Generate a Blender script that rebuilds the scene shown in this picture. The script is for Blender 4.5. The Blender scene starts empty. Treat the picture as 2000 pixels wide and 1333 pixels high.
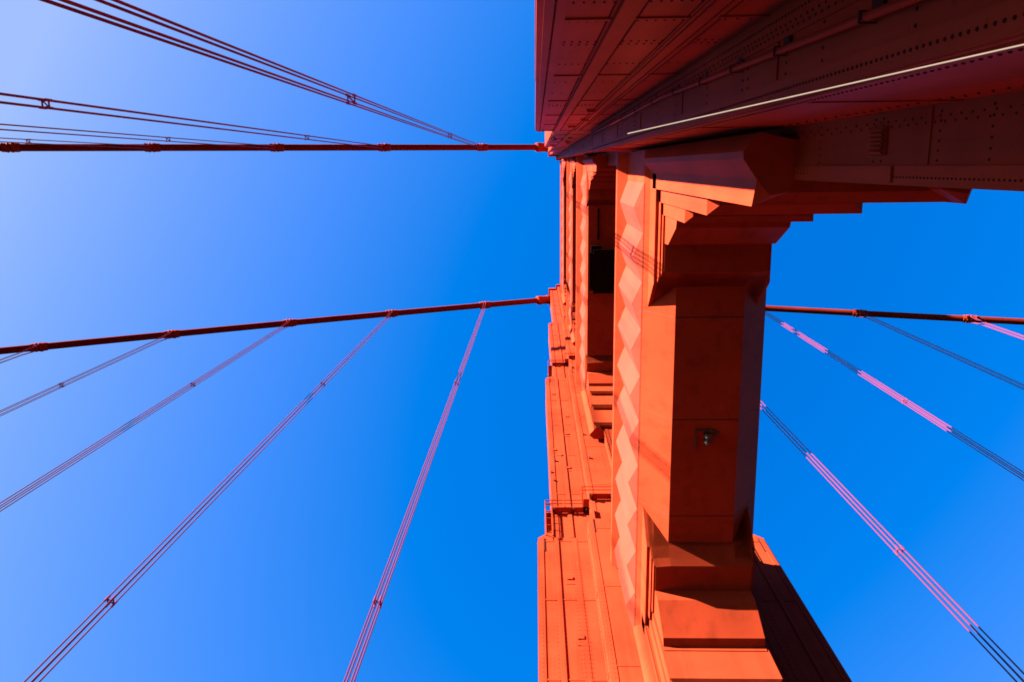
import bpy, bmesh, math, random
from mathutils import Vector, Matrix
random.seed(7)
S = bpy.context.scene
col = S.collection
UP = 1.7                      # eye height above the bridge pavement: geometry is measured from the eye

# ------------------------------------------------------------------ materials
def principled(name):
    m = bpy.data.materials.new(name); m.use_nodes = True
    nt = m.node_tree
    return m, nt, nt.nodes['Principled BSDF']

def paint(name, c, rough=0.42, var=0.15, streak=0.20, bump=0.02, spec=0.005):
    """old gloss paint on steel: broad tone drift, rain streaks down the plate, fine orange-peel"""
    m, nt, b = principled(name)
    N, L = nt.nodes, nt.links
    geo = N.new('ShaderNodeNewGeometry')
    n1 = N.new('ShaderNodeTexNoise'); n1.inputs['Scale'].default_value = 0.35; n1.inputs['Detail'].default_value = 6
    L.new(geo.outputs['Position'], n1.inputs['Vector'])
    mp = N.new('ShaderNodeMapping'); mp.inputs['Scale'].default_value = (2.2, 2.2, 0.10)
    L.new(geo.outputs['Position'], mp.inputs['Vector'])
    n2 = N.new('ShaderNodeTexNoise'); n2.inputs['Scale'].default_value = 1.0; n2.inputs['Detail'].default_value = 5
    L.new(mp.outputs['Vector'], n2.inputs['Vector'])
    n3 = N.new('ShaderNodeTexNoise'); n3.inputs['Scale'].default_value = 9.0; n3.inputs['Detail'].default_value = 4
    L.new(geo.outputs['Position'], n3.inputs['Vector'])
    r1 = N.new('ShaderNodeMapRange'); r1.inputs['From Min'].default_value = .3; r1.inputs['From Max'].default_value = .7
    r1.inputs['To Min'].default_value = 1 - var; r1.inputs['To Max'].default_value = 1 + var
    L.new(n1.outputs['Fac'], r1.inputs['Value'])
    r2 = N.new('ShaderNodeMapRange'); r2.inputs['From Min'].default_value = .50; r2.inputs['From Max'].default_value = .72
    r2.inputs['To Min'].default_value = 1; r2.inputs['To Max'].default_value = 1 - streak
    L.new(n2.outputs['Fac'], r2.inputs['Value'])
    r3 = N.new('ShaderNodeMapRange'); r3.inputs['From Min'].default_value = .62; r3.inputs['From Max'].default_value = .80
    r3.inputs['To Min'].default_value = 1; r3.inputs['To Max'].default_value = 1 - streak * 1.2
    L.new(n3.outputs['Fac'], r3.inputs['Value'])
    mu = N.new('ShaderNodeMath'); mu.operation = 'MULTIPLY'
    L.new(r1.outputs['Result'], mu.inputs[0]); L.new(r2.outputs['Result'], mu.inputs[1])
    mv = N.new('ShaderNodeMath'); mv.operation = 'MULTIPLY'
    L.new(mu.outputs['Value'], mv.inputs[0]); L.new(r3.outputs['Result'], mv.inputs[1])
    vm = N.new('ShaderNodeVectorMath'); vm.operation = 'SCALE'; vm.inputs[0].default_value = c
    L.new(mv.outputs['Value'], vm.inputs['Scale'])
    L.new(vm.outputs['Vector'], b.inputs['Base Color'])
    b.inputs['Roughness'].default_value = rough
    b.inputs['Specular IOR Level'].default_value = spec
    bp = N.new('ShaderNodeBump'); bp.inputs['Strength'].default_value = bump * 6; bp.inputs['Distance'].default_value = .02
    L.new(n1.outputs['Fac'], bp.inputs['Height']); L.new(bp.outputs['Normal'], b.inputs['Normal'])
    return m

def flat(name, c, rough=0.6, metal=0.0, spec=0.5):
    m, nt, b = principled(name)
    N, L = nt.nodes, nt.links
    geo = N.new('ShaderNodeNewGeometry')
    n1 = N.new('ShaderNodeTexNoise'); n1.inputs['Scale'].default_value = 3; n1.inputs['Detail'].default_value = 5
    L.new(geo.outputs['Position'], n1.inputs['Vector'])
    r1 = N.new('ShaderNodeMapRange'); r1.inputs['To Min'].default_value = .8; r1.inputs['To Max'].default_value = 1.2
    L.new(n1.outputs['Fac'], r1.inputs['Value'])
    vm = N.new('ShaderNodeVectorMath'); vm.operation = 'SCALE'; vm.inputs[0].default_value = c
    L.new(r1.outputs['Result'], vm.inputs['Scale']); L.new(vm.outputs['Vector'], b.inputs['Base Color'])
    b.inputs['Roughness'].default_value = rough; b.inputs['Metallic'].default_value = metal
    b.inputs['Specular IOR Level'].default_value = spec
    return m

ORANGE = (0.275, 0.0295, 0.0128)
M_PAINT = paint('bridge_paint', ORANGE)
M_LEG = paint('leg_plate_paint', ORANGE, var=.20, streak=.26)
M_RIVET = flat('weathered_rivet', (0.045, 0.005, 0.004), .8, spec=.1)
M_CASING = paint('casing_paint_sheen', (0.28, 0.034, 0.024), var=.10, streak=.16)  # paler pink stands in for light reflected off the ribs
M_GAP = flat('dark_joint_sealant', (0.03, 0.006, 0.006), .9)
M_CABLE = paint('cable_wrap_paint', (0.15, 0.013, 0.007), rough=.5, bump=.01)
M_ROPE = paint('suspender_paint', (0.15, 0.022, 0.055), rough=.6, var=.06, streak=.05, bump=.005)
M_TRIM = paint('trim_paint', (0.25, 0.025, 0.010), rough=.5)
M_PALE = flat('pale_rope_fibre', (0.070, 0.050, 0.047), .8, spec=.1)
M_BLACK = flat('shade_box_black', (0.010, 0.003, 0.003), 1.0, spec=0)  # black of the added box that stands for shade
M_STEEL = flat('dark_lamp_casting', (0.05, 0.02, 0.02), .5)
M_GLASS = flat('frosted_lamp_glass', (0.16, 0.16, 0.155), .25)
M_ASPH = flat('asphalt', (0.016, 0.015, 0.015), .95, spec=.1)
M_CONC = flat('pavement_concrete', (0.018, 0.016, 0.015), .9, spec=.1)
M_SEA = flat('strait_water', (0.002, 0.004, 0.006), .3, spec=.08)
M_HILL = flat('sky_blocker_dark', (0.007, 0.007, 0.005), 1.0, spec=0)  # near black, so the added slopes bounce little light

# ------------------------------------------------------------------ mesh builder
class MB:
    def __init__(self): self.v = []; self.f = []; self.m = []
    def add(self, vs, fs, mi=0):
        o = len(self.v); self.v += [tuple(q) for q in vs]
        self.f += [tuple(i + o for i in f) for f in fs]; self.m += [mi] * len(fs)
    def box(self, x0, x1, y0, y1, z0, z1, mi=0):
        if x0 > x1: x0, x1 = x1, x0
        if y0 > y1: y0, y1 = y1, y0
        if z0 > z1: z0, z1 = z1, z0
        self.add([(x0,y0,z0),(x1,y0,z0),(x1,y1,z0),(x0,y1,z0),(x0,y0,z1),(x1,y0,z1),(x1,y1,z1),(x0,y1,z1)],
                 [(0,3,2,1),(4,5,6,7),(0,1,5,4),(1,2,6,5),(2,3,7,6),(3,0,4,7)], mi)
    def loft(self, A, B, mi=0):                       # closed solid between two equal rings
        n = len(A)
        self.add(list(A) + list(B), [tuple(range(n))[::-1], tuple(range(n, 2*n))] +
                 [(i, (i+1) % n, n + (i+1) % n, n + i) for i in range(n)], mi)
    def rings(self, R, mi=0):
        n = len(R[0]); vs = [q for r in R for q in r]; fs = [tuple(range(n))[::-1], tuple(range(n*(len(R)-1), n*len(R)))]
        for k in range(len(R)-1):
            fs += [(k*n+i, k*n+(i+1) % n, (k+1)*n+(i+1) % n, (k+1)*n+i) for i in range(n)]
        self.add(vs, fs, mi)
    def tube(self, P, r, n=8, mi=0):                  # round bar along points; r number or list
        P = [Vector(q) for q in P]; R = []
        for i, q in enumerate(P):
            d = (P[min(i+1, len(P)-1)] - P[max(i-1, 0)]).normalized()
            a = d.cross(Vector((0,0,1)) if abs(d.z) < .9 else Vector((1,0,0))).normalized(); b = d.cross(a)
            rr = r[i] if isinstance(r, (list, tuple)) else r
            R.append([q + a*rr*math.cos(2*math.pi*k/n) + b*rr*math.sin(2*math.pi*k/n) for k in range(n)])
        self.rings(R, mi)
    def rivet(self, p, axis, s, r=.017, h=.014, mi=1):
        r *= 1.25
        n = 6; ax = 'xyz'.index(axis); u, w = [(1,2),(2,0),(0,1)][ax]; vs = []
        for rr, hh in ((r, -.003), (r*.62, h)):
            for k in range(n):
                q = list(p); q[ax] += s*hh; q[u] += rr*math.cos(k*math.pi/3); q[w] += rr*math.sin(k*math.pi/3); vs.append(q)
        self.add(vs, [tuple(range(n, 2*n))] + [(i, (i+1) % n, n+(i+1) % n, n+i) for i in range(n)], mi)
    def xform(self, fn): self.v = [fn(q) for q in self.v]; return self
    def build(self, name, mats, parent=None, smooth=False, fix=True):
        me = bpy.data.meshes.new(name)
        me.from_pydata([(x, y, z + UP) for x, y, z in self.v], [], self.f)
        for m in (mats if isinstance(mats, (list, tuple)) else [mats]): me.materials.append(m)
        for p, mi in zip(me.polygons, self.m): p.material_index = mi; p.use_smooth = smooth
        if fix:
            bm = bmesh.new(); bm.from_mesh(me); bmesh.ops.recalc_face_normals(bm, faces=bm.faces); bm.to_mesh(me); bm.free()
        o = bpy.data.objects.new(name, me); col.objects.link(o)
        if parent is not None: o.parent = parent
        return o

def tag(o, label=None, cat=None, group=None, kind=None):
    if label: o['label'] = label
    if cat: o['category'] = cat
    if group: o['group'] = group
    if kind: o['kind'] = kind
    return o
def empty(name, loc=(0,0,0)):
    o = bpy.data.objects.new(name, None); col.objects.link(o); o.empty_display_size = .5
    return o

# ------------------------------------------------------------------ camera solved from the cables and the strut
F = 1562.72
Rc = ((1.0, 0.013, 0.028), (-0.006, 0.977, -0.213), (-0.030, 0.212, 0.977))
def cam_axes():
    Z = Vector((44.818, 326.413-666.5, F)).normalized()
    y0 = Vector((0,1,0)); y0 = (y0 - Z*y0.dot(Z)).normalized(); x0 = y0.cross(Z)
    a = 0.006
    Y = y0*math.cos(a) + x0*math.sin(a); X = Y.cross(Z)
    right = Vector((X.x, Y.x, Z.x)); down = Vector((X.y, Y.y, Z.y)); fwd = Vector((X.z, Y.z, Z.z))
    return right, -down, -fwd
cd = bpy.data.cameras.new('camera'); cam = bpy.data.objects.new('camera', cd); col.objects.link(cam)
r, u, b = cam_axes()
cam.matrix_world = Matrix(((r.x,u.x,b.x,0),(r.y,u.y,b.y,0),(r.z,u.z,b.z,UP),(0,0,0,1)))
cd.sensor_width = 36; cd.lens = F/2000*36; cd.clip_start = .05; cd.clip_end = 9000
S.camera = cam

# ------------------------------------------------------------------ light
EL, AZ = math.radians(21.8), math.atan2(-0.535, -1.0)
sd = Vector((math.cos(AZ)*math.cos(EL), math.sin(AZ)*math.cos(EL), math.sin(EL)))
sl = bpy.data.lights.new('sun', 'SUN'); so = bpy.data.objects.new('sun', sl); col.objects.link(so)
sl.energy = 5.0; sl.angle = math.radians(.5); sl.color = (1.0, .98, .72)
so.rotation_euler = (-sd).to_track_quat('-Z', 'Y').to_euler(); so.location = (-60, -40, 60)
SKY_STRENGTH, EXPO = .05, 3.0
q_ = SKY_STRENGTH*2**EXPO; e_ = .12*2**.6/q_            # grade measured at strength .12, exposure .6
SKY_MUL = (3.05*e_, 2.0*e_, 2.7*e_); SKY_SUB = (.283/q_, .108/q_, 0.0); SKY_MAX = (.37/q_, .53/q_, 1.0/q_)
W = bpy.data.worlds.new('World'); S.world = W; W.use_nodes = True
nt = W.node_tree; bg = nt.nodes['Background']
sky = nt.nodes.new('ShaderNodeTexSky'); sky.sky_type = 'NISHITA'; sky.sun_disc = False
sky.sun_elevation = EL
sky.sun_rotation = math.atan2(sd.x, sd.y)
sky.altitude = 50; sky.air_density = 1.0; sky.dust_density = 1.0; sky.ozone_density = 3.0
mul = nt.nodes.new('ShaderNodeVectorMath'); mul.operation = 'MULTIPLY'; mul.inputs[1].default_value = SKY_MUL   # clear, saturated sky
sub = nt.nodes.new('ShaderNodeVectorMath'); sub.operation = 'SUBTRACT'; sub.inputs[1].default_value = SKY_SUB
clp = nt.nodes.new('ShaderNodeVectorMath'); clp.operation = 'MAXIMUM'; clp.inputs[1].default_value = (0, 0, 0)
cap = nt.nodes.new('ShaderNodeVectorMath'); cap.operation = 'MINIMUM'; cap.inputs[1].default_value = SKY_MAX
nt.links.new(sky.outputs['Color'], mul.inputs[0]); nt.links.new(mul.outputs['Vector'], sub.inputs[0])
nt.links.new(sub.outputs['Vector'], clp.inputs[0]); nt.links.new(clp.outputs['Vector'], cap.inputs[0])
nt.links.new(cap.outputs['Vector'], bg.inputs['Color']); bg.inputs['Strength'].default_value = SKY_STRENGTH
vs_ = S.view_settings; vs_.view_transform = 'Standard'; vs_.look = 'None'; vs_.exposure = EXPO; vs_.gamma = 1; vs_.use_curve_mapping = False
S.cycles.filter_width = 1.8; S.cycles.max_bounces = 8; S.cycles.diffuse_bounces = 6; S.cycles.use_denoising = True

# ------------------------------------------------------------------ dimensions
CX, YN, YF = 7.03, -3.38, 24.05            # tower axis, planes of the near and far cable
MID = (YN + YF)/2
def near(q): return (CX + q[0], YN + q[1], q[2])     # leg space: x along the bridge, v towards the other leg
def far(q): return (CX + q[0], YF - q[1], q[2])

tower = empty('suspension_bridge_tower')
tag(tower, 'tall orange riveted steel tower of two legs joined by stacked cross struts', 'bridge tower')

# ------------------------------------------------------------------ tower legs
LEV = [  # z0, z1, core(x,v), mid(x,v), front(x,v)
    (-75.0, 46.2, (6.97, 1.43), (3.88, 2.60), (1.47, 3.66)),
    (46.2, 85.0, (5.98, 1.38), (3.50, 2.36), (1.58, 3.30)),
    (85.0, 116.8, (5.12, 1.33), (3.20, 2.16), (1.50, 2.95)),
    (116.8, 149.6, (4.30, 1.28), (2.90, 1.98), (1.42, 2.62))]

def rivet_row(mb, axis, s, const, a0, a1, step, other, along, r=.017, jit=0):
    n = max(1, int(abs(a1-a0)/step)); ax = 'xyz'
    for i in range(n+1):
        t = a0 + (a1-a0)*i/n
        p = {axis: const, along: t}
        o = [c for c in 'xyz' if c not in p][0]
        p[o] = other + (jit if i % 2 else 0)
        mb.rivet((p['x'], p['y'], p['z']), axis, s, r)

def leg_body(fn, detail_near):
    mb = MB()
    for k, (z0, z1, co, mi, fr) in enumerate(LEV):
        zt = 46.2
        # core with slanted shoulders on its ends
        x, v = co; nx = LEV[k+1][2][0] if k < 3 else x - .5
        mb.box(-x, x, -v, v, z0, z1 - (.0 if k else .0))
        for s in (-1, 1):
            if k < 3:
                mb.loft([(s*x, -v+.02, z1), (s*x, v-.02, z1), (s*(nx-.1), v-.02, z1), (s*(nx-.1), -v+.02, z1)],
                        [(s*x, -v+.02, z1+.03), (s*x, v-.02, z1+.03), (s*(nx-.1), v-.02, z1+1.3), (s*(nx-.1), -v+.02, z1+1.3)])
        mb.box(-mi[0], mi[0], -mi[1], mi[1], z0 + .05, z1 + .25)
        if k < 3:
            for s in (-1, 1):
                nx2, nv2 = LEV[k+1][3]
                mb.loft([(s*mi[0], -mi[1]+.02, z1+.25), (s*mi[0], mi[1]-.02, z1+.25), (s*(nx2-.1), mi[1]-.02, z1+.25), (s*(nx2-.1), -mi[1]+.02, z1+.25)],
                        [(s*mi[0], -mi[1]+.02, z1+.28), (s*mi[0], mi[1]-.02, z1+.28), (s*(nx2-.1), mi[1]-.02, z1+1.9), (s*(nx2-.1), -mi[1]+.02, z1+1.9)])
                mb.box(s*(mi[0]-.30), s*(mi[0]-.36), mi[1], mi[1]+.04, z1-1.6, z1+.2, 1)
                mb.box(s*(x-.36), s*(x-.42), v, v+.05, z1-1.8, z1-.1, 1)
        mb.box(-fr[0], fr[0], -fr[1], fr[1], z0 + .1, z1 + .5)
        # stiffening angles running up the plates, front and both ends
        zz0 = max(z0, -1.7)
        for s in (-1, 1):
            for xa, xb, pr in ((x-.06, x-.34, .045), (x-1.00, x-1.26, .07), (x-2.06, x-2.40, .02)):
                mb.box(s*xa, s*xb, v, v+pr, zz0, z1-.1)
            mb.box(s*(mi[0]-.06), s*(mi[0]-.30), mi[1], mi[1]+.03, zz0, z1)
            mb.box(s*(fr[0]-.06), s*(fr[0]-.28), fr[1], fr[1]+.03, zz0, z1)
            mb.box(s*mi[0], s*(mi[0]+.035), v+.075, v+.075+.34, zz0, z1)          # angle in the re-entrant corner
            mb.box(s*mi[0], s*(mi[0]+.03), mi[1]-.26, mi[1]-.02, zz0, z1)
            mb.box(s*fr[0], s*(fr[0]+.04), fr[1]-.22, fr[1]+.06, zz0, z1)
            mb.box(s*x, s*(x+.03), v-.28, v-.02, zz0, z1-.4)
            mb.box(s*x, s*(x+.03), -v+.02, -v+.28, zz0, z1-.4)
        # horizontal splices
        n = max(2, int((z1-zz0)/6.8))
        for i in range(1, n+1):
            z = zz0 + (z1-zz0)*i/n - .9 + (0 if k else .35)
            for s in (-1, 1):
                mb.box(s*(x-.36), s*(x-.98), v, v+.03, z, z+.13)
                mb.box(s*(x-1.28), s*(x-2.04), v, v+.025, z+.02, z+.11)
                mb.box(s*(x-2.42), s*(mi[0]+.02), v, v+.025, z, z+.1)
                mb.box(s*mi[0], s*(mi[0]+.022), v+.42, mi[1]-.28, z-.5, z-.42)
                mb.box(s*(fr[0]+.06), s*(mi[0]-.32), mi[1], mi[1]+.02, z-.6, z-.52)
                mb.box(s*fr[0], s*(fr[0]+.02), mi[1]+.02, fr[1]-.24, z+.3, z+.36)
            mb.box(-fr[0]+.3, fr[0]-.3, fr[1], fr[1]+.02, z-.2, z-.1)
    # rivets: close pitch low on the leg, wider above
    def rows(z0, z1, st, r, x, v, mi, fr, ss=(-1, 1)):
        for s in ss:
            for xx in (x-.20, x-.94, x-1.33, x-2.0, x-2.12, x-2.34, x-2.48):
                pr = .045 if xx > x-.4 else (.02 if x-2.40 < xx < x-2.06 else 0)
                rivet_row(mb, 'y', 1, v+pr, z0, z1, st, s*xx, 'z', r)
            sx = s*mi[0]
            rivet_row(mb, 'x', s, sx+s*.035, z0, z1, st, v+.16, 'z', r)
            rivet_row(mb, 'x', s, sx+s*.035, z0, z1, st*.8, v+.27, 'z', r, .07)
            rivet_row(mb, 'x', s, sx+s*.03, z0, z1, st*.9, mi[1]-.13, 'z', r)
            rivet_row(mb, 'y', 1, mi[1]+.03, z0, z1, st, s*(mi[0]-.18), 'z', r)
            rivet_row(mb, 'y', 1, mi[1], z0, z1, st*1.2, s*(fr[0]+.35), 'z', r, s*.09)
            rivet_row(mb, 'x', s, s*fr[0], z0, z1, st*1.1, mi[1]+.16, 'z', r, .08)
            rivet_row(mb, 'x', s, s*(fr[0]+.04), z0, z1, st, fr[1]-.08, 'z', r)
    def cross(z, st, r, x, v, mi, fr, s):
        for a, b in ((x-.42, x-.92), (x-1.36, x-1.98), (x-2.55, mi[0]+.2)):
            rivet_row(mb, 'y', 1, v, a*s, b*s, st, z, 'x', r)
        rivet_row(mb, 'x', s, s*mi[0], v+.45, mi[1]-.32, st, z-1.1, 'y', r)
        rivet_row(mb, 'x', s, s*fr[0], mi[1]+.1, fr[1]-.3, st, z-.2, 'y', r)
    L1 = LEV[0]; a1 = (L1[2][0], L1[2][1], L1[3], L1[4])
    if detail_near:
        rows(3.0, 14.0, .125, .016, *a1, ss=(-1,)); rows(14.0, 45.6, .21, .021, *a1, ss=(-1,))
        for z in (8.2, 10.4, 11.7, 16.4, 19.8, 22.6, 26.8, 31.0, 36.0, 41.0): cross(z, .12 if z < 18 else .2, .018, *a1, -1)
        for z in (13.55, 13.85, 27.1, 27.4): cross(z, .11, .02, *a1, -1)
    else:
        rows(24.0, 45.6, .34, .026, *a1)
        for z in (27, 31, 35, 39, 43): cross(z, .26, .026, *a1, -1)
        for k in (1, 2):
            z0, z1, co, mi, fr = LEV[k]; rows(z0+2, z1-.6, .55, .034, co[0], co[1], mi, fr, ss=(-1,))
    # maintenance hatches and small boxes low on plates
    for (xx, z) in ((-5.0, 29.5), (-4.9, 35.2), (-5.2, 41.0), (-5.6, 62.0), (-4.4, 66.0), (-4.6, 58.0), (-4.2, 71.0), (-5.3, 78.5)):
        lv = 0 if z < 46 else 1
        v = LEV[lv][2][1]; mb.box(xx-.16, xx+.16, v, v+.07, z, z+.34); mb.box(xx-.22, xx+.22, v, v+.03, z-.5, z-.42)
    for (xx, z) in ((-5.9, 57.0), (-5.55, 59.5), (-5.75, 55.4), (-5.0, 60.6), (-3.0, 57.5), (-3.15, 63.0)):
        v = LEV[1][2][1] if abs(xx) > 3.5 else LEV[1][3][1]; mb.box(xx-.05, xx+.05, v, v+.12, z, z+.28, 1)
    mb.xform(fn)
    return mb.build('tower_leg', [M_LEG, M_RIVET], tower)

leg_near = leg_body(near, True); leg_near['label'] = 'shaded near leg, dark red riveted plates overhead'
leg_far = leg_body(far, False); leg_far['label'] = 'sunlit far leg, bright orange stepped plates'

# conduit pipe, louvre and clamps on the near leg's shaded notch
mb = MB()
pts = [(3.05, -1.18, 3.0), (3.05, -1.29, 7.0), (3.05, -1.60, 20.1), (3.05, -1.66, 40.0)]
mb.tube(pts, .045, 10)
mb.build('conduit_pipe', M_TRIM, leg_near, smooth=True)
for z in (7.9, 10.6, 12.9, 15.3, 18.2, 21.5, 25.0, 29.0, 34.0):
    t = MB(); y = -1.29 - (z-7)*.0237 if z < 20 else -1.60 - (z-20)*.003
    t.box(2.99, 3.15, y-.058, y-.046, z, z+.04); t.box(2.99, 3.15, y+.046, y+.058, z, z+.04); t.box(2.985, 3.0, y-.058, y+.058, z, z+.04)
    t.box(3.11, 3.15, y-.15, y-.05, z-.2, z+.05)
    t.build('pipe_clamp', M_RIVET, leg_near)
mb = MB(); zl = 13.45
mb.box(5.52, 5.56, -.56, -.12, zl-.30, zl+.30)
for i in range(6):
    y = -.52 + i*.07; mb.loft([(5.46, y, zl-.26), (5.52, y+.05, zl-.26), (5.52, y+.06, zl-.26), (5.46, y+.012, zl-.26)],
                              [(5.46, y, zl+.26), (5.52, y+.05, zl+.26), (5.52, y+.06, zl+.26), (5.46, y+.012, zl+.26)])
mb.build('vent_louvre', M_PAINT, leg_near)
mb = MB(); mb.box(5.47, 5.56, .05, .30, 12.75, 16.6); mb.box(5.50, 5.56, .05, .29, 2.0, 12.70)
for i in range(80): mb.rivet((5.50, .22, 4.0 + i*.11), 'x', -1, .016)
for i in range(40): mb.rivet((5.54, .29, 4.0+i*.2), 'y', 1, .016, .02)
mb.build('edge_plate', [M_PAINT, M_RIVET], leg_near)

# access walkways around the far leg
def walkway(z, x, v, mx, mv, name='access_walkway'):
    o = MB()
    path = [(-x-.05, -v), (-x-.05, v+.05), (-mx-.05, v+.05), (-mx-.05, mv+.05), (-1.7, mv+.05)]
    for a, b in zip(path, path[1:]):
        d = (Vector((*b,0))-Vector((*a,0))).normalized(); n = Vector((-d.y, d.x, 0))
        o2 = [Vector((*a,0)), Vector((*b,0)) + d*(0.0)]
        w = .40
        q = [o2[0], o2[1], o2[1]+n*w, o2[0]+n*w]
        o.loft([(p.x, p.y, z) for p in q], [(p.x, p.y, z+.09+.003*path.index(a)) for p in q])
        L = (o2[1]-o2[0]).length
        for t in range(int(L/1.3)+1):
            p = o2[0] + d*min(L-.1, t*1.3+.15) + n*.2; o.box(p.x-.05, p.x+.05, p.y-.19, p.y+.19, z-.22, z-.003, 1)
    w = o.xform(far).build(name, [M_TRIM, M_RIVET], leg_far)
    rl = MB(); out = [(-x-.47, -v), (-x-.47, v+.47), (-mx-.47, v+.47), (-mx-.47, mv+.47), (-1.7, mv+.47)]
    for h in (.55, 1.1):
        for a, b in zip(out, out[1:]): rl.tube([(*a, z+h), (*b, z+h)], .035, 6)
    for a, b in zip(out, out[1:]):
        d = Vector(b)-Vector(a); n = max(1, int(d.length/1.2))
        for i in range(n+1):
            p = Vector(a)+d*(i/n); rl.tube([(p.x, p.y, z-.1), (p.x, p.y, z+1.1)], .035, 6)
    rl.xform(far).build('guard_rail', M_TRIM, leg_far)
walkway(49.9, 5.98, 1.38, 3.50, 2.36)
walkway(90.6, 5.12, 1.33, 3.20, 2.16)
# caged ladder between the shoulder and the walkway
mb = MB()
for dx in (0, .42):
    mb.tube([(-6.45+dx, 1.7, 46.0), (-6.45+dx, 1.7, 51.2)], .05, 6)
    mb.tube([(-6.45+dx, 1.2, 46.0), (-6.45+dx, 1.2, 51.2)], .05, 6)
for i in range(5):
    z = 46.4 + i*1.05; mb.tube([(-6.45, 1.7, z), (-6.03, 1.7, z)], .04, 6); mb.tube([(-6.45, 1.7, z), (-6.45, 1.2, z+.4)], .04, 6)
mb.xform(far).build('access_ladder', M_TRIM, leg_far)
# lattice of a cable tray up the front of the far leg
mb = MB()
mb.tube([(-3.72, 1.62, 26.0), (-3.72, 1.62, 45.5)], .07, 8); mb.tube([(-3.4, 1.60, 47.5), (-3.4, 1.60, 84.0)], .07, 8)
mb.xform(far).build('conduit_pipe', M_PAINT, leg_far, smooth=True)

# ------------------------------------------------------------------ portal struts with stepped corner brackets
def strut(zb, half_b, rib0, rib1, valley, peak, corn, ztop, zfull, w0, ph, label=None, joints=()):
    """zb soffit height; half_b half width of the flat soffit; valley/peak half widths of the zigzag ribs"""
    st = MB()
    y0, y1 = YN + w0 - .9, 2*MID - (YN + w0) + .9
    k = (rib0-zb)/(valley-half_b)                    # slope of the bevel; the ribs are cut by the same plane
    prof = [(-half_b, zb), (-valley, rib0), (-valley, rib1), (-corn, rib1+(corn-valley)*1.0), (-corn, ztop), (-valley+.8, ztop+.05), (-valley+.8, zfull)]
    pk = zb + k*(peak-half_b)
    back = [(half_b, zb), (peak, pk), (peak, rib1), (corn, rib1+(corn-peak)), (corn, ztop), (valley-.8, ztop+.05), (valley-.8, zfull)]
    ring = prof + back[::-1]
    st.loft([(CX+x, y0, z) for x, z in ring], [(CX+x, y1, z) for x, z in ring])
    for (yj) in joints:
        st.box(CX-half_b, CX+half_b, yj-.022, yj+.022, zb-.004, zb+.02, 1)
        for s in (-1, 1):
            x0, x1 = CX+s*half_b, CX+s*valley; o_ = s*.0035
            st.loft([(x0, yj-.008, zb), (x1, yj-.008, rib0), (x1+o_, yj-.008, rib0-.002), (x0+o_, yj-.008, zb-.002)],
                    [(x0, yj+.008, zb), (x1, yj+.008, rib0), (x1+o_, yj+.008, rib0-.002), (x0+o_, yj+.008, zb-.002)], 1)
    o = st.build('portal_strut', [M_PAINT, M_GAP], tower)
    if label: o['label'] = label
    # zigzag ribs of the fluted casing on both long faces
    for s in (-1,):
        rb = MB(); P = 2.06; n = int((y1-y0)/P)+2
        yv = ph - P*int((ph-y0)/P)
        z0, z1 = rib0, rib1 - .02 + (peak-valley)*.5
        while yv < y1 - .3:
            a, m, c = max(yv, y0+.01), yv + P*.49, min(yv + P, y1-.01)
            if m > y0 + .1 and m < y1 - .1:
                A = [(CX+s*(valley-.05), a, z0), (CX+s*valley, a, z0), (CX+s*peak, m, z0), (CX+s*valley, c, z0), (CX+s*(valley-.05), c, z0)]
                A = [(x, y, zb + k*(abs(x-CX)-half_b)) for x, y, z in A]; rb.loft(A, [(x, y, z1) for x, y, z in A])
            yv += P
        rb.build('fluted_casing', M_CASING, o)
    return o

def bevbox(mb, x0, x1, w1, z0, z1, b, wback):
    A = [(x0+b, wback, z0), (x1-b, wback, z0), (x1-b, w1-b, z0), (x0+b, w1-b, z0)]
    B = [(x0, wback, z0+b), (x1, wback, z0+b), (x1, w1, z0+b), (x0, w1, z0+b)]
    C = [(x0, wback, z1), (x1, wback, z1), (x1, w1, z1), (x0, w1, z1)]
    mb.rings([A, B, C])

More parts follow.
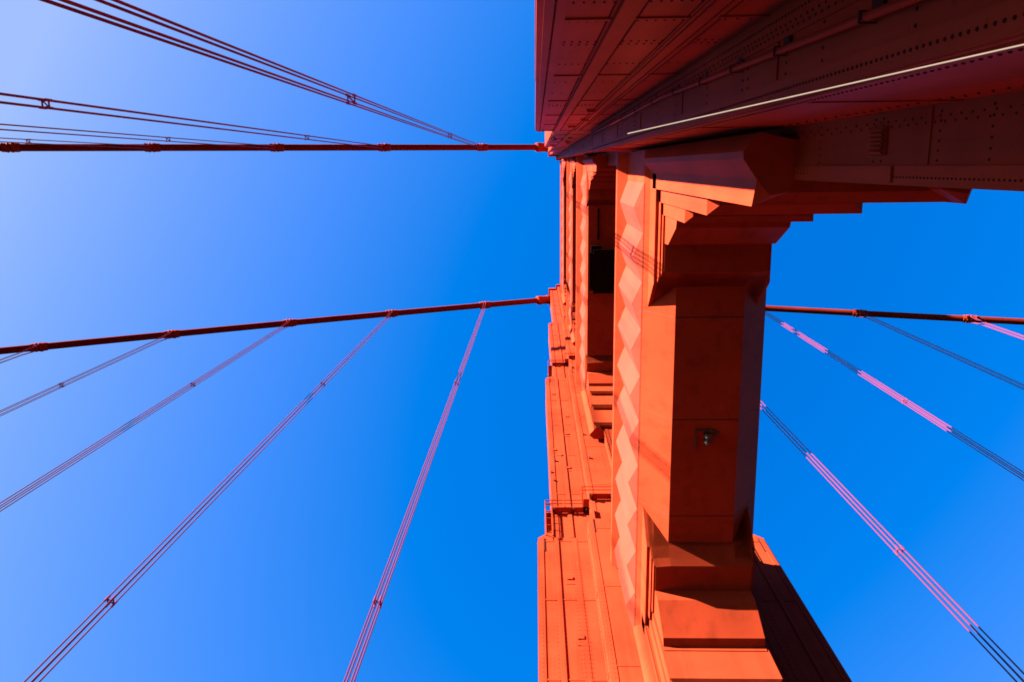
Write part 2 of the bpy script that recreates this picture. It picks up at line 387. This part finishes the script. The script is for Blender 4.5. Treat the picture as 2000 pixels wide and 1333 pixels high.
def bracket(fn, parent, zb, w0, s, hx, hb):
    """nested stepped corner frame under one end of a strut; w measured from the leg axis towards the other leg"""
    w = lambda t: w0 + t*s
    Zz = lambda dz: zb + dz*s
    back = w0 - .30
    # innermost block with its sloped foot
    mb = MB()
    pr = [(back, Zz(-3.55)), (w(1.62), Zz(-3.55)), (w(1.62), Zz(-3.30)), (w(1.92), Zz(-3.17)), (w(2.66), Zz(-1.57)), (w(2.68), Zz(-.8)),
          (w(2.68), zb+.3), (back, zb+.3)]
    h3 = hx[3]
    mb.loft([(-h3, a, z) for a, z in pr], [(h3, a, z) for a, z in pr])
    stop = lambda ax, z: w(4.5) + (z - zb - .10*(ax-hb))/1.25          # one slanting plane ends every moulding
    def arm(m, h, za, zc):
        R2 = []
        for z in (za, zc):
            R2.append([(-h, back, z), (-h, stop(h, z), z), (-hb, stop(hb, z), z), (hb, stop(hb, z), z), (h, stop(h, z), z), (h, back, z)])
        m.loft(*R2)
    arm(mb, h3-.003, Zz(-.85), Zz(.9))
    mb.xform(fn).build('bracket_block', M_PAINT, parent)
    for k, (h, wt, zlow, zh, wend, bev) in enumerate(((hx[0], .62, -14.5, -.12, 0, .5), (hx[1], 1.12, -9.3, -.55, 0, .29), (hx[2], 1.59, -5.5, -.80, 0, .22))):
        m = MB()
        if k == 0:      # outer pilaster with a faceted plan
            for sx in (-1, 1):
                q = lambda x, v: (sx*x, v)
                bump = .31 if sx < 0 else .02
                P = [q(1.44, back-.45), q(h-.02, w0-.92*s-.02), q(h+bump, w0-.55*s), q(h+bump-.01, w0-.39*s), q(h, w0+.04*s), q(h, w(.62)), q(h-.70*s, w(.30)), q(1.40, w0-.35*s)]
                cz_ = Zz(zlow); ins = (0, 0, 0, 0, 0, .30 if sx < 0 else .14, 0, 0)
                low = [(x - sx*ins[i]*s, v - (.24*s if i == 5 else 0), cz_ - .05*s) for i, (x, v) in enumerate(P)]
                mid = [(x, v, cz_ + (.27*s if ins[i] else -.045*s)) for i, (x, v) in enumerate(P)]
                top = [(x, v, Zz(.85 if i in (4, 5, 6) else 1.35)) for i, (x, v) in enumerate(P)]
                m.rings([low, mid, top])
            bevbox(m, -h+.01, h-.01, w(.60), Zz(zlow)+.55*s, Zz(-.2), .26*s, back)
        else:
            bevbox(m, -h, h, w(wt), Zz(zlow), Zz(-.05), bev*s, back)
        arm(m, h, Zz(zh), Zz(1.42 + .02*k))
        m.xform(fn).build('bracket_step', M_PAINT, parent)

SPEC = [
    dict(zb=32.07, half_b=1.38, rib0=33.8, rib1=39.75, valley=2.53, peak=2.88, corn=2.99, ztop=40.75, zfull=45.0, lv=0, s=1.0, hx=(2.31, 2.175, 2.10, 2.02), hb=1.38, ph=.71),
    dict(zb=72.8, half_b=2.28, rib0=73.1, rib1=78.6, valley=2.42, peak=2.66, corn=2.98, ztop=80.0, zfull=84.6, lv=1, s=.78, hx=(2.44, 2.38, 2.33, 2.28), hb=1.6, ph=.71),
    dict(zb=107.0, half_b=2.10, rib0=107.3, rib1=111.6, valley=2.22, peak=2.42, corn=2.66, ztop=113.0, zfull=116.5, lv=2, s=.70, hx=(2.24, 2.19, 2.14, 2.1), hb=1.5, ph=.71),
    dict(zb=137.0, half_b=2.20, rib0=137.3, rib1=143.0, valley=2.28, peak=2.42, corn=2.56, ztop=144.6, zfull=148.6, lv=3, s=.62, hx=(2.3, 2.27, 2.24, 2.2), hb=1.5, ph=.71)]
strut_objs = []
LB = ['lowest strut, sunlit zigzag face and dark soffit', 'second strut up, dark soffit behind the lowest strut', 'third strut up, thin sunlit band', 'topmost strut, thinnest sunlit band']
for i, sp in enumerate(SPEC):
    fv = LEV[sp['lv']][4][1]
    j = (6.03, 10.37, 14.68) if i == 0 else ()
    o = strut(sp['zb'], sp['half_b'], sp['rib0'], sp['rib1'], sp['valley'], sp['peak'], sp['corn'], sp['ztop'], sp['zfull'], fv, sp['ph'], LB[i], j)
    strut_objs.append(o)
    for fn in (near, far):
        bracket(fn, o, sp['zb'], fv, sp['s'], sp['hx'], sp['hb'])

# black box added below the second strut for the deep shade there
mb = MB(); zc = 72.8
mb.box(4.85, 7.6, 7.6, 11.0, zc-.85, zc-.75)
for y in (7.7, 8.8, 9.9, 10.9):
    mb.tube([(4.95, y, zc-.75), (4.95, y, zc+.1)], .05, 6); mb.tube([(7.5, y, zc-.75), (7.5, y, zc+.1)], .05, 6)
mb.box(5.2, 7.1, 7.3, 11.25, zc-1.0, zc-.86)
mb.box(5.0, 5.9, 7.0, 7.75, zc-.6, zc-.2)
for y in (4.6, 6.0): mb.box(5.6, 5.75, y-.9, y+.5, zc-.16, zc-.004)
tag(mb.build('shade_box', M_BLACK), 'added black box beneath the second strut, standing in for a dark shade patch', 'work platform')

# tower head: saddle housings and parapet
for fn in (near, far):
    mb = MB()
    mb.rings([[(-4.6, -1.6, 149.62), (4.6, -1.6, 149.62), (4.6, 1.6, 149.62), (-4.6, 1.6, 149.62)],
              [(-4.6, -1.6, 150.3), (4.6, -1.6, 150.3), (4.6, 1.6, 150.3), (-4.6, 1.6, 150.3)],
              [(-2.2, -1.3, 152.6), (2.2, -1.3, 152.6), (2.2, 1.3, 152.6), (-2.2, 1.3, 152.6)]])
    mb.box(-3.2, 3.2, -2.3, 2.3, 149.65, 150.2)
    mb.xform(fn).build('saddle_housing', M_PAINT, tower)

# ------------------------------------------------------------------ main cables
def cz(x):
    d = abs(x-CX)
    return 148.84 - (.478*d - .000586*d*d*-1 if x < CX else .418*d - .000377*d*d)
XL = [-9.066, -24.470, -39.577, -54.979, -70.171]; XR = [22.954, 37.963, 52.988, 67.855]
def main_cable(y, label):
    mb = MB(); xs = [-115 + i*3.0 for i in range(int((7.03+115)/3)+1)] + [7.03] + [9 + i*3.0 for i in range(37)]
    mb.tube([(x, y, cz(x)) for x in xs], .50, 16)
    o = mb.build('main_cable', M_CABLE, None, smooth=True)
    tag(o, label, 'bridge cable', 'main suspension cables')
    for x in XL + [-85.4, -100.6] + XR + [83.0, 98.2]:
        q = MB(); e = .75
        d = Vector((e, 0, cz(x+e)-cz(x))); c = Vector((x, y, cz(x)))
        prof = [(-1.0, .54), (-.98, .60), (-.55, .62), (-.5, .67), (-.3, .67), (-.25, .58), (-.05, .58), (0, .67), (.2, .67), (.25, .62), (.98, .60), (1.0, .54)]
        u_ = d.normalized(); q.tube([c+u_*a for a, _ in prof], [rr for _, rr in prof], 16)
        for a in (-.75, .6):
            p = c+u_*a; q.box(p.x-.09, p.x+.09, y-.60, y+.60, p.z-.62, p.z-.46)
        q.build('cable_band', M_TRIM, o)
    for sx in (-1, 1):
        q = MB(); x0 = CX + sx*4.2; x1 = CX + sx*6.9
        P = [Vector((x0+(x1-x0)*t, y, cz(x0+(x1-x0)*t))) for t in (0, .3, .34, .62, .66, .93, 1.0)]
        q.tube(P, [.82, .82, .76, .76, .82, .82, .55], 16)
        q.build('cable_collar', M_TRIM, o)
    return o
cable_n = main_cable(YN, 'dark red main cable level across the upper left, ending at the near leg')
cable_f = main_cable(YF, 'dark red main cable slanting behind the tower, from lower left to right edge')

# ------------------------------------------------------------------ suspenders: four ropes, clips, end loops over the band
def suspender(x, y, label, group, clips):
    r = empty('suspender_rope'); zt = cz(x)
    tag(r, label, 'suspender', group)
    for sx in (-1, 1):
        for sy in (-1, 1):
            mb = MB(); a, b2 = x + sx*.17, y + sy*.19
            mb.tube([(a, b2, -1.7), (a, b2, zt*.5), (a, b2, zt-4.0), (x+sx*.17, y+sy*.34, zt-1.2), (x+sx*.17, y+sy*.56, zt-.1), (x+sx*.17, y+sy*.40, zt+.45)], .040, 8)
            mb.build('wire_rope', M_ROPE, r, smooth=True)
    for z in clips:
        mb = MB()
        for sx in (-1, 1):
            for sy in (-1, 1):
                mb.tube([(x+sx*.17, y+sy*.19, z-.28), (x+sx*.17, y+sy*.19, z+.28)], .066, 8)
        for sx in (-1, 1): mb.box(x+sx*.17-.03, x+sx*.17+.03, y-.19, y+.19, z-.04, z+.04)
        mb.tube([(x-.17, y-.19, z), (x+.17, y+.19, z)], .04, 6)
        mb.build('spacer_clamp', M_ROPE, r)
    return r
gn, gf, gr = 'suspenders under the near cable', 'suspenders left of the tower under the far cable', 'suspenders right of the tower'
LN = ['thick dark double suspender crossing the top left corner', 'second suspender below the thick pair, leaving the left edge above the level cable',
      'thin pair of suspender ropes just above the level cable at left', 'faint thin suspender hugging the level cable at the left edge', None]
for x, l in zip(XL[:4], LN[:4]): suspender(x, YN, l, gn, (41, 88))
LF = ['steepest left suspender, pinkish, closest to the tower', 'second suspender left of the tower, running to the bottom left',
      'third suspender left of the tower, bluish, leaving the left edge low', 'fourth suspender left of the tower, short, meeting the left edge',
      'shortest suspender at the far left edge beneath the slanting cable']
for x, l in zip(XL, LF): suspender(x, YF, l, gf, (41, 88))
LR = ['suspender at lower right with a long sunlit stretch beside the tower foot', 'suspender right of the tower broken into pink sunlit and dark shadowed stretches',
      'dark shaded suspender hanging from the first cable band at right', 'pink sunlit suspender at the right edge beneath the cable']
for x, l in zip(XR, LR): suspender(x, YF, l, gr, (47.4, 80.4))

# ------------------------------------------------------------------ small things hung on the tower
lamp = empty('soffit_floodlight')
tag(lamp, 'small twin lamp with two pale bulbs under the lowest strut', 'lamp')
mb = MB(); zs = 32.07
mb.box(6.62, 7.5, 10.80, 10.86, zs-.10, zs-.005); mb.box(6.60, 6.67, 10.86, 11.62, zs-.10, zs-.005)
mb.tube([(7.35, 11.1, zs-.06), (7.6, 10.95, zs-.06)], .05, 6); mb.box(6.98, 7.35, 10.96, 11.34, zs-.10, zs-.005)
mb.build('mounting_bracket', M_STEEL, lamp)
for y in (11.02, 11.27):
    mb = MB(); c = Vector((7.05, y, zs-.34)); R_ = []
    for i in range(7):
        t = -math.pi/2 + math.pi*i/6
        R_.append([(c.x+.10*math.cos(t)*math.cos(k*math.pi/5)+1e-4*k, c.y+.10*math.cos(t)*math.sin(k*math.pi/5), c.z+.12*math.sin(t)) for k in range(10)])
    mb.rings(R_); mb.build('bulb', M_GLASS, lamp, smooth=True)
    mb = MB(); mb.tube([(7.05, y, zs-.24), (7.05, y, zs-.05)], [.10, .08], 10); mb.build('lamp_socket', M_STEEL, lamp)

mb = MB(); A = Vector((2.40, -.552, 3.93)); B = Vector((2.115, -.712, 18.8))
n = 24; mb.tube([A.lerp(B, -.12 + 1.12*i/n) for i in range(n+1)], [.0052 + .0085*max(0, (-.12+1.12*i/n)) for i in range(n+1)], 10)
tag(mb.build('hanging_rope', M_PALE, None, smooth=True), 'thin pale rope catching the sun in front of the shaded near leg', 'rope')

# ------------------------------------------------------------------ bridge deck and the strait below
def sheet(name, x0, x1, y0, y1, z0, z1, m):
    mb = MB(); mb.box(x0, x1, y0, y1, z0, z1); return tag(mb.build(name, m), kind='structure')
sheet('roadway', -640, 340, MID-9.2, MID+9.2, -2.3, -1.86, M_ASPH)
sheet('near_pavement', -640, 340, MID-13.4, MID-9.2, -2.3, -1.70, M_CONC)
sheet('far_pavement', -640, 340, MID+9.2, MID+13.4, -2.3, -1.70, M_CONC)
sheet('water', -4000, 4000, -4000, 4000, -72, -71, M_SEA)

# unseen dark slopes added to block low sky light, gap left for sun
def hills(name, a0, a1, r0, r1, hmin, hmax):
    mb = MB(); na, nr = 60, 8; vs = []
    rnd = random.Random(int(a0*10)+3); ph = [rnd.uniform(0, 6.28) for _ in range(6)]
    for i in range(na+1):
        a = a0 + (a1-a0)*i/na
        e = min(1, min(i, na-i)/8)
        h = hmin + (hmax-hmin)*(.5+.25*math.sin(a*5+ph[0])+.16*math.sin(a*11+ph[1])+.09*math.sin(a*27+ph[2]))
        for j in range(nr+1):
            t = j/nr; rr = r0 + (r1-r0)*t
            k = math.sin(min(1, t*1.35)*math.pi/2)**1.3 * (1 if t < .75 else 1-.35*(t-.75)/.25)
            z = -73 + h*e*k + (6*math.sin(i*1.7+j*2.3+ph[3]) + 4*math.sin(i*3.1-j*1.9+ph[4]))*(1 if 0 < j else 0)
            vs.append((rr*math.cos(a), rr*math.sin(a), z))
    fs = [(i*(nr+1)+j, (i+1)*(nr+1)+j, (i+1)*(nr+1)+j+1, i*(nr+1)+j+1) for i in range(na) for j in range(nr)]
    mb.add(vs, fs); return tag(mb.build(name, M_HILL, smooth=True), kind='structure')
hills('near_sky_blocker', math.radians(-130), math.radians(40), 300, 1150, 400, 560)
hills('far_sky_blocker', math.radians(48), math.radians(178), 320, 1200, 380, 540)
